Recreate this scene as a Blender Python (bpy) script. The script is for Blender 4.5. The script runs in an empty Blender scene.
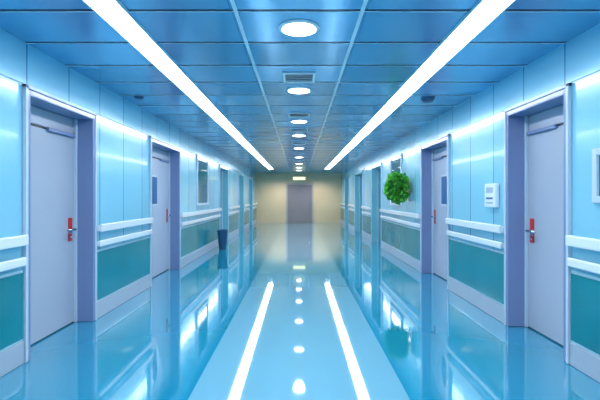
import bpy, bmesh, math, random
from mathutils import Vector, Matrix
random.seed(4)
sc = bpy.context.scene
sc.view_settings.view_transform = 'Standard'
H = 1.314; CZ = 2.551; XL = -2.19; XR = 2.14; YE = 21.4; YB = -3.0

def lin(h):
    v = [int(h[i:i+2], 16)/255 for i in (0, 2, 4)]
    return tuple(((c/12.92) if c <= .04045 else ((c+.055)/1.055)**2.4) for c in v) + (1,)

def mat(name, col, rough=.4, metal=0, emit=0, emcol=None, noise=0.0, nscale=3, coat=0, spec=.5, crough=.04):
    m = bpy.data.materials.new(name); m.use_nodes = True
    nt = m.node_tree; b = nt.nodes['Principled BSDF']
    c = lin(col)
    b.inputs['Base Color'].default_value = c
    b.inputs['Roughness'].default_value = rough
    b.inputs['Metallic'].default_value = metal
    b.inputs['Coat Weight'].default_value = coat
    b.inputs['Coat Roughness'].default_value = crough
    b.inputs['Specular IOR Level'].default_value = spec
    if emit:
        b.inputs['Emission Color'].default_value = lin(emcol or col)
        b.inputs['Emission Strength'].default_value = emit
    if noise:
        tc = nt.nodes.new('ShaderNodeTexCoord'); n = nt.nodes.new('ShaderNodeTexNoise')
        n.inputs['Scale'].default_value = nscale
        nt.links.new(tc.outputs['Object'], n.inputs['Vector'])
        r = nt.nodes.new('ShaderNodeValToRGB')
        r.color_ramp.elements[0].position = .3; r.color_ramp.elements[1].position = .7
        r.color_ramp.elements[0].color = tuple(x*(1-noise) for x in c[:3])+(1,)
        r.color_ramp.elements[1].color = tuple(min(1, x*(1+noise)) for x in c[:3])+(1,)
        nt.links.new(n.outputs['Fac'], r.inputs['Fac'])
        nt.links.new(r.outputs['Color'], b.inputs['Base Color'])
    return m

def mth(nt, op, a, b=None):
    n = nt.nodes.new('ShaderNodeMath'); n.operation = op
    for i, v in enumerate((a, b)):
        if v is None: continue
        if isinstance(v, (int, float)): n.inputs[i].default_value = v
        else: nt.links.new(v, n.inputs[i])
    return n.outputs[0]

def panel_mat(name, col, seamcol, axis_specs, rough, metal, coat=0, var=.12, tilt=.0, spec=.5, crough=.04):
    m = mat(name, col, rough, metal, coat=coat, spec=spec, crough=crough)
    nt = m.node_tree; b = nt.nodes['Principled BSDF']
    tc = nt.nodes.new('ShaderNodeTexCoord'); s = nt.nodes.new('ShaderNodeSeparateXYZ')
    nt.links.new(tc.outputs['Object'], s.inputs[0])
    mask = None; cells = []
    for ax, p, off, w in axis_specs:
        c = mth(nt, 'SUBTRACT', s.outputs[ax], off)
        c = mth(nt, 'ADD', c, p*40)
        d = mth(nt, 'PINGPONG', c, p/2)
        k = mth(nt, 'LESS_THAN', d, w/2)
        mask = k if mask is None else mth(nt, 'MAXIMUM', mask, k)
        cells.append(mth(nt, 'FLOOR', mth(nt, 'DIVIDE', c, p)))
    cx = nt.nodes.new('ShaderNodeCombineXYZ')
    for i, c in enumerate(cells): nt.links.new(c, cx.inputs[i])
    wn = nt.nodes.new('ShaderNodeTexWhiteNoise'); nt.links.new(cx.outputs[0], wn.inputs['Vector'])
    c = lin(col)
    mx = nt.nodes.new('ShaderNodeMix'); mx.data_type = 'RGBA'
    mx.inputs['A'].default_value = tuple(x*(1-var) for x in c[:3])+(1,)
    mx.inputs['B'].default_value = tuple(min(1, x*(1+var)) for x in c[:3])+(1,)
    nt.links.new(wn.outputs['Value'], mx.inputs['Factor'])
    m2 = nt.nodes.new('ShaderNodeMix'); m2.data_type = 'RGBA'
    nt.links.new(mask, m2.inputs['Factor']); nt.links.new(mx.outputs['Result'], m2.inputs['A'])
    m2.inputs['B'].default_value = lin(seamcol)
    nt.links.new(m2.outputs['Result'], b.inputs['Base Color'])
    if tilt:
        g = nt.nodes.new('ShaderNodeNewGeometry')
        sub = nt.nodes.new('ShaderNodeVectorMath'); sub.operation = 'SUBTRACT'
        nt.links.new(wn.outputs['Color'], sub.inputs[0]); sub.inputs[1].default_value = (.5, .5, .5)
        scl = nt.nodes.new('ShaderNodeVectorMath'); scl.operation = 'SCALE'
        nt.links.new(sub.outputs[0], scl.inputs[0]); scl.inputs['Scale'].default_value = tilt
        ad = nt.nodes.new('ShaderNodeVectorMath'); ad.operation = 'ADD'
        nt.links.new(g.outputs['Normal'], ad.inputs[0]); nt.links.new(scl.outputs[0], ad.inputs[1])
        nz = nt.nodes.new('ShaderNodeVectorMath'); nz.operation = 'NORMALIZE'
        nt.links.new(ad.outputs[0], nz.inputs[0]); nt.links.new(nz.outputs[0], b.inputs['Normal'])
    return m

M = {}
M['wall'] = panel_mat('wall_panel_blue', '8ACFE8', '20709C', [(1, .62, .28, .013), (2, 2.215, 0, .012)], .22, .1, coat=.5, var=.09, tilt=.02, spec=.7, crough=.08)
M['ceil'] = panel_mat('ceiling_metal_tiles', '6CB0D6', '0B3354', [(1, .58, .46, .028), (0, .9, .45, .004)], .2, .55, var=.14, tilt=.035)
M['teal'] = mat('teal_wainscot', '02808F', .22, noise=.15, nscale=1.2, coat=.2)
M['white'] = mat('white_rail', 'DFEAF0', .25, coat=.4)
M['band'] = mat('pale_band', 'AEDAE8', .25, coat=.3)
M['base'] = mat('baseboard_grey', 'A2B3C4', .3)
M['frame'] = mat('door_frame_mauve', '7488B2', .28, coat=.3)
M['ffar'] = mat('far_door_frame', '78BCCC', .28, coat=.3)
M['edge'] = mat('door_frame_edge', 'BCD0E0', .25)
M['leaf'] = mat('door_leaf', 'AAB5C6', .35, noise=.05, nscale=.8)
M['dark'] = mat('dark_gap', '1C2C45', .4)
M['steel'] = mat('steel', 'C8D2DC', .22, metal=1)
M['red'] = mat('red_plate', 'C82420', .3)
M['glass'] = mat('dark_teal_glass', '0A6C80', .06, noise=.1, coat=.4)
M['far'] = mat('teal_door_panel', '0E7A8E', .2, coat=.3)
M['cream'] = mat('cream_wall', 'D6C09A', .5, noise=.04, nscale=1)
M['enddoor'] = mat('end_door_grey', '7E787F', .4, noise=.03)
M['enddoorframe'] = mat('end_door_frame', 'A8A4A4', .4)
M['light'] = mat('light_diffuser', 'FFFFFF', .4, emit=19, emcol='FBFDFF')
M['down'] = mat('downlight_diffuser', 'FFFFFF', .4, emit=9, emcol='FFF8EA')
M['sign'] = mat('exit_sign_face', 'FFF3B0', .4, emit=1.6, emcol='FFF0A8')
M['trim'] = mat('light_trim', 'D8EAF2', .3, metal=.1)
M['paper'] = mat('paper_white', 'DCE8F0', .5)
M['ink'] = mat('ink_blue', '2A5E90', .5)
M['bin'] = mat('bin_plastic', '1D4A6E', .3)
M['stem'] = mat('stem', '4A5A22', .6)
M['pot'] = mat('planter', '2E6E86', .35)

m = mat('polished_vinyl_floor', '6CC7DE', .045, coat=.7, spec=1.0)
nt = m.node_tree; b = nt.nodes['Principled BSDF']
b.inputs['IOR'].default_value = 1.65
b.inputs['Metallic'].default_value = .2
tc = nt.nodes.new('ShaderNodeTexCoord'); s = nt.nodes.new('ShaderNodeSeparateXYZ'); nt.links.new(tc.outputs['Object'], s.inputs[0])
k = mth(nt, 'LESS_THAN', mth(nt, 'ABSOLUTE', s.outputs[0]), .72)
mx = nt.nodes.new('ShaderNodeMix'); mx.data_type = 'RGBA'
mx.inputs['A'].default_value = lin('1D98BC'); mx.inputs['B'].default_value = lin('80C2D8')  # pale centre band paints the ceiling's reflection into the floor colour
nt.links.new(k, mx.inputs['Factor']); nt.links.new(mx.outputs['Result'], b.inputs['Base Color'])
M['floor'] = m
M['green'] = mat('leaf_green', '46A834', .4, noise=.65, nscale=14)

class MB:
    def __init__(s, name, parent=None):
        s.name = name; s.bm = bmesh.new(); s.mats = []; s.parent = parent
    def mi(s, k):
        if k not in s.mats: s.mats.append(k)
        return s.mats.index(k)
    def box(s, x0, x1, y0, y1, z0, z1, k, bev=0):
        x0, x1 = sorted((x0, x1)); y0, y1 = sorted((y0, y1)); z0, z1 = sorted((z0, z1))
        t = bmesh.new(); bmesh.ops.create_cube(t, size=1)
        for v in t.verts:
            v.co = Vector(((x0+x1)/2+v.co.x*(x1-x0), (y0+y1)/2+v.co.y*(y1-y0), (z0+z1)/2+v.co.z*(z1-z0)))
        if bev: bmesh.ops.bevel(t, geom=t.edges[:], offset=bev, segments=2, affect='EDGES', profile=.5)
        s.merge(t, k)
    def merge(s, t, k, smooth=False):
        i = s.mi(k)
        for f in t.faces: f.material_index = i; f.smooth = smooth
        me = bpy.data.meshes.new('t'); t.to_mesh(me); t.free(); s.bm.from_mesh(me); bpy.data.meshes.remove(me)
    def lathe(s, prof, c, k, seg=40):
        t = bmesh.new(); rings = []
        for r, z in prof:
            rings.append([t.verts.new((c[0]+r*math.cos(a*2*math.pi/seg), c[1]+r*math.sin(a*2*math.pi/seg), c[2]+z)) for a in range(seg)])
        for a, bb in zip(rings, rings[1:]):
            for i in range(seg): t.faces.new((a[i], a[(i+1) % seg], bb[(i+1) % seg], bb[i]))
        t.faces.new(rings[0]); t.faces.new(rings[-1])
        bmesh.ops.recalc_face_normals(t, faces=t.faces)
        s.merge(t, k)
    def cyl(s, p0, p1, r, k, seg=20):
        p0 = Vector(p0); p1 = Vector(p1); d = p1-p0
        t = bmesh.new(); bmesh.ops.create_cone(t, segments=seg, radius1=r, radius2=r, depth=d.length, cap_ends=True)
        R = d.to_track_quat('Z', 'Y').to_matrix().to_4x4()
        bmesh.ops.transform(t, matrix=Matrix.Translation((p0+p1)/2) @ R, verts=t.verts)
        s.merge(t, k, True)
    def done(s):
        me = bpy.data.meshes.new(s.name); s.bm.to_mesh(me); s.bm.free()
        for k in s.mats: me.materials.append(M[k])
        o = bpy.data.objects.new(s.name, me); bpy.context.collection.objects.link(o)
        if s.parent: o.parent = s.parent
        return o
def empty(name):
    o = bpy.data.objects.new(name, None); bpy.context.collection.objects.link(o); return o

# ---------- shell
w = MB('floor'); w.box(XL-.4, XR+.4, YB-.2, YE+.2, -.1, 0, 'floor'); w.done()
w = MB('ceiling'); w.box(XL-.4, XR+.4, YB-.2, YE+.2, CZ, CZ+.1, 'ceil'); w.done()
w = MB('wall_end'); w.box(XL-.4, XR+.4, YE, YE+.2, 0, CZ, 'cream'); w.done()
w = MB('wall_back'); w.box(XL-.4, XR+.4, YB-.2, YB, 0, CZ, 'band'); w.done()

DT = 2.2; F = .07
left = [(3.32, 4.49, 'main'), (6.13, 7.67, 'main2'), (11.5, 12.9, 'far'), (15.1, 16.5, 'far'), (18.2, 19.6, 'far')]
right = [(3.29, 4.32, 'main'), (5.95, 7.3, 'main2'), (10.8, 12.3, 'far'), (14.0, 16.0, 'far'), (17.9, 19.4, 'far')]
left_near = [(-1.6, -.4, 'main')]; right_near = [(-1.9, -.7, 'main')]
nd = [0]
def build_side(X, sg, ops, side):
    w = MB('wall_'+side); y = YB
    spans = []
    for a, b_, k in ops:
        w.box(X, X+sg*.38, y, a+.02, 0, CZ, 'wall'); spans.append((y, a))
        w.box(X, X+sg*.38, a+.02, b_-.02, DT-.02, CZ, 'wall'); y = b_-.02
    w.box(X, X+sg*.38, y, YE, 0, CZ, 'wall'); spans.append((y, YE))
    w.done()
    tr = MB('wainscot_'+('2' if side == 'left' else '3')); bb = MB('baseboard_'+side)  # first mesh is the wainscot: pale band with teal panels
    for n_, (a, b_) in enumerate(spans):
        a2 = a + (.025 if n_ else .01); b2 = b_-.005 if b_ < YE else YE-.01
        bb.box(X, X-sg*.022, a2, b2, .002, .175, 'base', .004)
        tr.box(X, X-sg*.012, a2, b2, .177, .74, 'band')
        L = b2-a2; npan = max(1, round(L/1.25)); st = L/npan
        for i in range(npan):
            tr.box(X-sg*.013, X-sg*.022, a2+i*st+.012, a2+(i+1)*st-.012, .2, .72, 'teal', .003)
        if L > .3:
            r = MB('handrail')
            for z0, z1, pr in ((.935, 1.02, .075), (.775, .845, .06)):
                r.box(X-sg*(pr-.03), X-sg*pr, a2+.02, b2-.02, z0, z1, 'white', .011)
                r.box(X, X-sg*(pr-.03), a2+.02, a2+.05, z0+.01, z1-.01, 'white', .003)
                r.box(X, X-sg*(pr-.03), b2-.05, b2-.02, z0+.01, z1-.01, 'white', .003)
                q = a2+1.0
                while q < b2-.4:
                    r.box(X, X-sg*(pr-.03), q, q+.05, z0+.02, z1-.02, 'steel'); q += 1.1
            r.done()
    tr.done(); bb.done()
    for a, b_, kind in ops:
        nd[0] += 1; E = empty('door_%d' % nd[0])
        rv = .17; fk = 'ffar' if kind == 'far' else 'frame'
        fr = MB('frame', E)
        xo = X-sg*.025; xi = X+sg*(rv+.06)
        fr.box(xo, xi, a+.022, a+F, .002, DT-.022, fk, .004)
        fr.box(xo, xi, b_-F, b_-.022, .002, DT-.022, fk, .004)
        fr.box(xo, xi, a+F, b_-F, DT-F, DT-.022, fk, .004)
        xa = X-sg*.03
        for (p, q, r0, r1) in ((a, a+.03, .002, DT+.01), (b_-.03, b_, .002, DT+.01), (a, b_, DT-.02, DT+.01)):
            fr.box(X-sg*.002, xa-sg*.004, p, q, r0, r1, 'edge', .004)
        fr.box(X+sg*(rv-.03), X+sg*rv, b_-F-.02, b_-F, .002, DT-F, 'edge', .003)
        fr.box(X+sg*(rv-.03), X+sg*rv, a+F, a+F+.02, .002, DT-F, 'edge', .003)
        fr.done()
        x0 = X+sg*rv; x1 = x0+sg*.045
        A = a+F+.004; B = b_-F-.004
        if kind == 'far':
            lf = MB('leaf', E)
            lf.box(x0, x1, A, B, .01, DT-F-.01, 'far', .003)
            mid = (A+B)/2
            lf.box(x0-sg*.012, x0, A+.1, mid-.05, 1.0, 1.95, 'glass', .004)
            lf.box(x0-sg*.012, x0, mid+.05, B-.1, 1.0, 1.95, 'glass', .004)
            lf.box(x0-sg*.004, x0, mid-.004, mid+.004, .01, DT-F-.01, 'dark')
            lf.box(x0-sg*.05, x0-sg*.03, mid+.03, mid+.05, .9, 1.2, 'steel', .004)
            lf.box(x0-sg*.03, x0, mid+.03, mid+.05, .92, .94, 'steel'); lf.box(x0-sg*.03, x0, mid+.03, mid+.05, 1.16, 1.18, 'steel')
            lf.done(); continue
        lf = MB('leaf', E); lf.box(x0, x1, A, B, .012, 1.945, 'leaf', .004); lf.done()
        tp = MB('transom', E); tp.box(x0+sg*.005, x1, A, B, 1.97, DT-F-.004, 'leaf', .003)
        tp.box(x0+sg*.01, x1, A, B, 1.946, 1.969, 'dark'); tp.done()
        cl = MB('door_closer', E)
        cl.box(x0, x0-sg*.03, B-.5, B-.03, 1.93, 1.965, 'frame', .006); cl.done()
        hd = MB('handle', E)
        yh = B-.09
        hd.box(x0, x0-sg*.008, yh-.035, yh+.035, .86, 1.1, 'red', .003)
        hd.box(x0-sg*.008, x0-sg*.011, yh-.028, yh+.028, .93, .99, 'steel', .001)
        hd.cyl((x0-sg*.008, yh, .98), (x0-sg*.06, yh, .98), .012, 'steel')
        hd.cyl((x0-sg*.055, yh+.01, .98), (x0-sg*.055, yh-.14, .98), .011, 'steel')
        hd.cyl((x0-sg*.008, yh, .9), (x0-sg*.016, yh, .9), .014, 'steel')
        hd.done()
        hg = MB('hinges', E)
        for z in (.25, 1.0, 1.75): hg.cyl((x0-sg*.008, A+.004, z-.05), (x0-sg*.008, A+.004, z+.05), .008, 'steel')
        hg.done()
        if kind == 'main2':
            vp = MB('vision_panel', E)
            ym = (A+B)/2
            if side == 'left': p, q = ym-.25, ym+.05
            else: p, q = ym-.2, ym+.15
            vp.box(x0, x0-sg*.012, p-.03, q+.03, 1.17, 1.67, 'white', .003)
            vp.box(x0-sg*.012, x0-sg*.015, p, q, 1.2, 1.64, 'ink', .001); vp.done()
build_side(XL, -1, left_near+left, 'left')
build_side(XR, 1, right_near+right, 'right')

def window(name, X, sg, y0, y1, z0, z1):
    E = empty(name)
    f = MB('frame', E); t = .05; xo = X-sg*.03
    f.box(X-sg*.001, xo, y0, y0+t, z0, z1, 'edge', .005); f.box(X-sg*.001, xo, y1-t, y1, z0, z1, 'edge', .005)
    f.box(X-sg*.001, xo, y0+t, y1-t, z1-t, z1, 'edge', .005); f.box(X-sg*.001, xo-sg*.015, y0+t, y1-t, z0, z0+t, 'edge', .005)
    f.done()
    g = MB('pane', E); g.box(X-sg*.002, X-sg*.01, y0+t, y1-t, z0+t, z1-t, 'glass'); g.done()
window('window_1', XL, -1, 8.95, 10.05, 1.13, 2.22)
window('window_2', XR, 1, 8.7, 9.75, 1.13, 2.22)
window('window_3', XR, 1, 2.2, 3.03, 1.27, 1.66)

# ---------- end door
E = empty('door_%d' % (nd[0]+1))
w = MB('frame', E)
for a, b_, z0, z1 in ((-.66, -.58, 0.002, 2.02), (.66, .74, 0.002, 2.02), (-.58, .66, 1.94, 2.02)):
    w.box(a, b_, YE, YE-.05, z0, z1, 'enddoorframe', .004)
w.done()
w = MB('leaf', E)
w.box(-.575, .655, YE-.001, YE-.03, .01, 1.935, 'enddoor', .003)
w.box(.52, .55, YE-.03, YE-.06, .95, 1.1, 'steel', .004)
w.done()
w = MB('exit_sign'); w.box(-.32, .34, YE-.002, YE-.07, 2.17, 2.35, 'trim', .006); w.box(-.29, .31, YE-.07, YE-.076, 2.19, 2.33, 'sign', .001)
w.done()

# ---------- ceiling equipment
for xs in (-1.237, 1.237):
    E = empty('linear_ceiling_light')
    t = MB('housing', E)
    for a, b_ in ((-.106, -.094), (.094, .106)): t.box(xs+a, xs+b_, YB+.3, 18.6, CZ-.02, CZ-.001, 'trim')
    t.done()
    t = MB('diffuser', E); t.box(xs-.093, xs+.093, YB+.3, 18.6, CZ-.014, CZ-.001, 'light'); t.done()
t = MB('wainscot_1')
for xs in (-.42, .42): t.box(xs-.013, xs+.013, YB, YE, CZ-.006, CZ-.0005, 'white')
y = .46-.58*5
while y < YE:
    for a, b_ in ((XL, -1.35), (-1.12, -.435), (-.405, .405), (.435, 1.12), (1.35, XR)):
        if y > YB: t.box(a, b_, y+.014, y+.022, CZ-.004, CZ-.0005, 'trim')
    y += .58
t.done()
for y in (-1, 1, 3.07, 4.85, 6.84, 8.4, 10.6, 13, 15.5, 17.5, 19.4):
    E = empty('recessed_downlight')
    t = MB('ring', E); t.lathe([(.15, 0), (.15, -.006), (.142, -.012), (.125, -.014), (.125, 0)], (0, y, CZ-.001), 'white'); t.done()
    t = MB('lens', E); t.lathe([(.124, 0), (.124, -.014), (.1, -.018), (.05, -.02)], (0, y, CZ-.001), 'down'); t.done()
for y in (.1, 4.32, 6.3, 7.7, 9.6, 11.8, 14.2):
    t = MB('ceiling_air_vent'); r = .165
    for a in (-1, 1):
        t.box(a*r, a*(r-.025), y-r, y+r, CZ-.016, CZ-.001, 'white', .003)
        t.box(-r+.025, r-.025, y+a*r, y+a*(r-.025), CZ-.016, CZ-.001, 'white', .003)
    t.box(-r+.025, r-.025, y-r+.025, y+r-.025, CZ-.004, CZ-.001, 'dark')
    for i in range(4):
        yy = y-.1+i*.066; t.box(-r+.025, r-.025, yy-.008, yy+.008, CZ-.01, CZ-.006, 'steel')
    t.done()
t = MB('smoke_detector'); t.lathe([(.085, 0), (.085, -.012), (.07, -.03), (.055, -.045), (.03, -.05)], (1.61, 5.25, CZ-.001), 'bin'); t.done()
t = MB('smoke_detector'); t.lathe([(.06, 0), (.06, -.01), (.05, -.018), (.04, -.025), (.03, -.028)], (-1.98, 5.2, CZ-.001), 'bin'); t.done()

t = MB('wall_dispenser'); X = XR
t.box(X-.001, X-.05, 4.48, 4.74, 1.2, 1.46, 'paper', .012)
t.box(X-.05, X-.053, 4.53, 4.69, 1.36, 1.42, 'base', .001)
t.box(X-.05, X-.053, 4.53, 4.69, 1.24, 1.26, 'base', .001); t.box(X-.05, X-.053, 4.53, 4.69, 1.29, 1.31, 'ink', .001)
t.done()

def bin_(x, y, s=1):
    t = MB('waste_bin')
    t.lathe([(.07*s, .002), (.085*s, .006), (.1*s, .15*s), (.125*s, .42*s), (.135*s, .44*s), (.135*s, .46*s), (.12*s, .465*s), (.11*s, .40*s), (.08*s, .1*s)], (x, y, 0), 'bin')
    t.done()
bin_(-1.93, 10.6, 1.05)

# ---------- plant
E = empty('wall_mounted_plant')
pc = Vector((1.89, 8.1, 1.49))
t = MB('planter', E)
t.lathe([(.06, -.16), (.08, -.15), (.1, 0), (.11, .01), (.09, .01)], (pc.x+.03, pc.y, pc.z-.08), 'pot')
t.box(XR-.001, XR-.02, pc.y-.06, pc.y+.06, pc.z-.26, pc.z-.1, 'steel', .003)
t.box(XR-.02, pc.x+.1, pc.y-.02, pc.y+.02, pc.z-.18, pc.z-.15, 'steel')
t.done()
t = MB('stems', E)
fo = MB('foliage', E); bm = fo.bm; gi = fo.mi('green')
ra = Vector((.23, .24, .28))
lumps = [Vector((random.gauss(0, 1), random.gauss(0, 1), random.gauss(0, 1))).normalized() for _ in range(22)]
for i in range(1500):
    v = Vector((random.gauss(0, 1), random.gauss(0, 1), random.gauss(0, 1))).normalized()
    lump = .78+.28*max(0, max(v.dot(l) for l in lumps)-.7)/.3
    rr = (.4+.6*random.random()**.5)*lump
    p = pc+Vector((v.x*ra.x, v.y*ra.y, v.z*ra.z))*rr
    d = (v+Vector((random.uniform(-.7, .7), random.uniform(-.7, .7), random.uniform(-.8, .5)))).normalized()
    L = random.uniform(.045, .08); W = L*.34
    sd = d.cross(Vector((random.uniform(-1, 1), random.uniform(-1, 1), random.uniform(-1, 1)))).normalized()
    up = sd.cross(d)
    pts = [p, p+d*L*.35+sd*W+up*.008, p+d*L*.75+sd*W*.7+up*.006, p+d*L, p+d*L*.75-sd*W*.7+up*.006, p+d*L*.35-sd*W+up*.008]
    if max(q.x for q in pts) > XR-.02: continue
    vs = [bm.verts.new(q) for q in pts]
    f = bm.faces.new((vs[0], vs[1], vs[2], vs[3])); f.material_index = gi
    f = bm.faces.new((vs[0], vs[3], vs[4], vs[5])); f.material_index = gi
    if i % 28 == 0: t.cyl(pc+Vector((0, 0, -.13)), p, .004, 'stem', 6)
t.done(); fo.done()

def spot(n, loc, e, sz, col):
    l = bpy.data.lights.new(n, 'SPOT'); l.energy = e; l.spot_size = sz; l.spot_blend = .8; l.color = col; l.shadow_soft_size = .1
    o = bpy.data.objects.new(n, l); o.location = loc; bpy.context.collection.objects.link(o); return o
for y in (3.07, 8.4, 13, 17.5):
    spot('downlight_and_fill_lamp', (0, y, CZ-.06), 80, 2.6, (1, .98, .94))
spot('downlight_and_fill_lamp', (-.9, 20.3, CZ-.06), 110, 2.7, (1, .94, .86))  # this pair is added to brighten the end wall, no fixture above
spot('downlight_and_fill_lamp', (.95, 20.3, CZ-.06), 110, 2.7, (1, .94, .86))
wd = bpy.data.worlds.new('world'); sc.world = wd; wd.use_nodes = True
wd.node_tree.nodes['Background'].inputs[0].default_value = (.6, .85, 1, 1)
wd.node_tree.nodes['Background'].inputs[1].default_value = .3

cam = bpy.data.cameras.new('camera'); cam.lens = 25.2; cam.sensor_width = 36; cam.clip_start = .05
cam.shift_x = 1/600; cam.shift_y = -3/600
o = bpy.data.objects.new('camera', cam); o.location = (0, 0, H); o.rotation_euler = (math.radians(90), 0, 0)
bpy.context.collection.objects.link(o); sc.camera = o
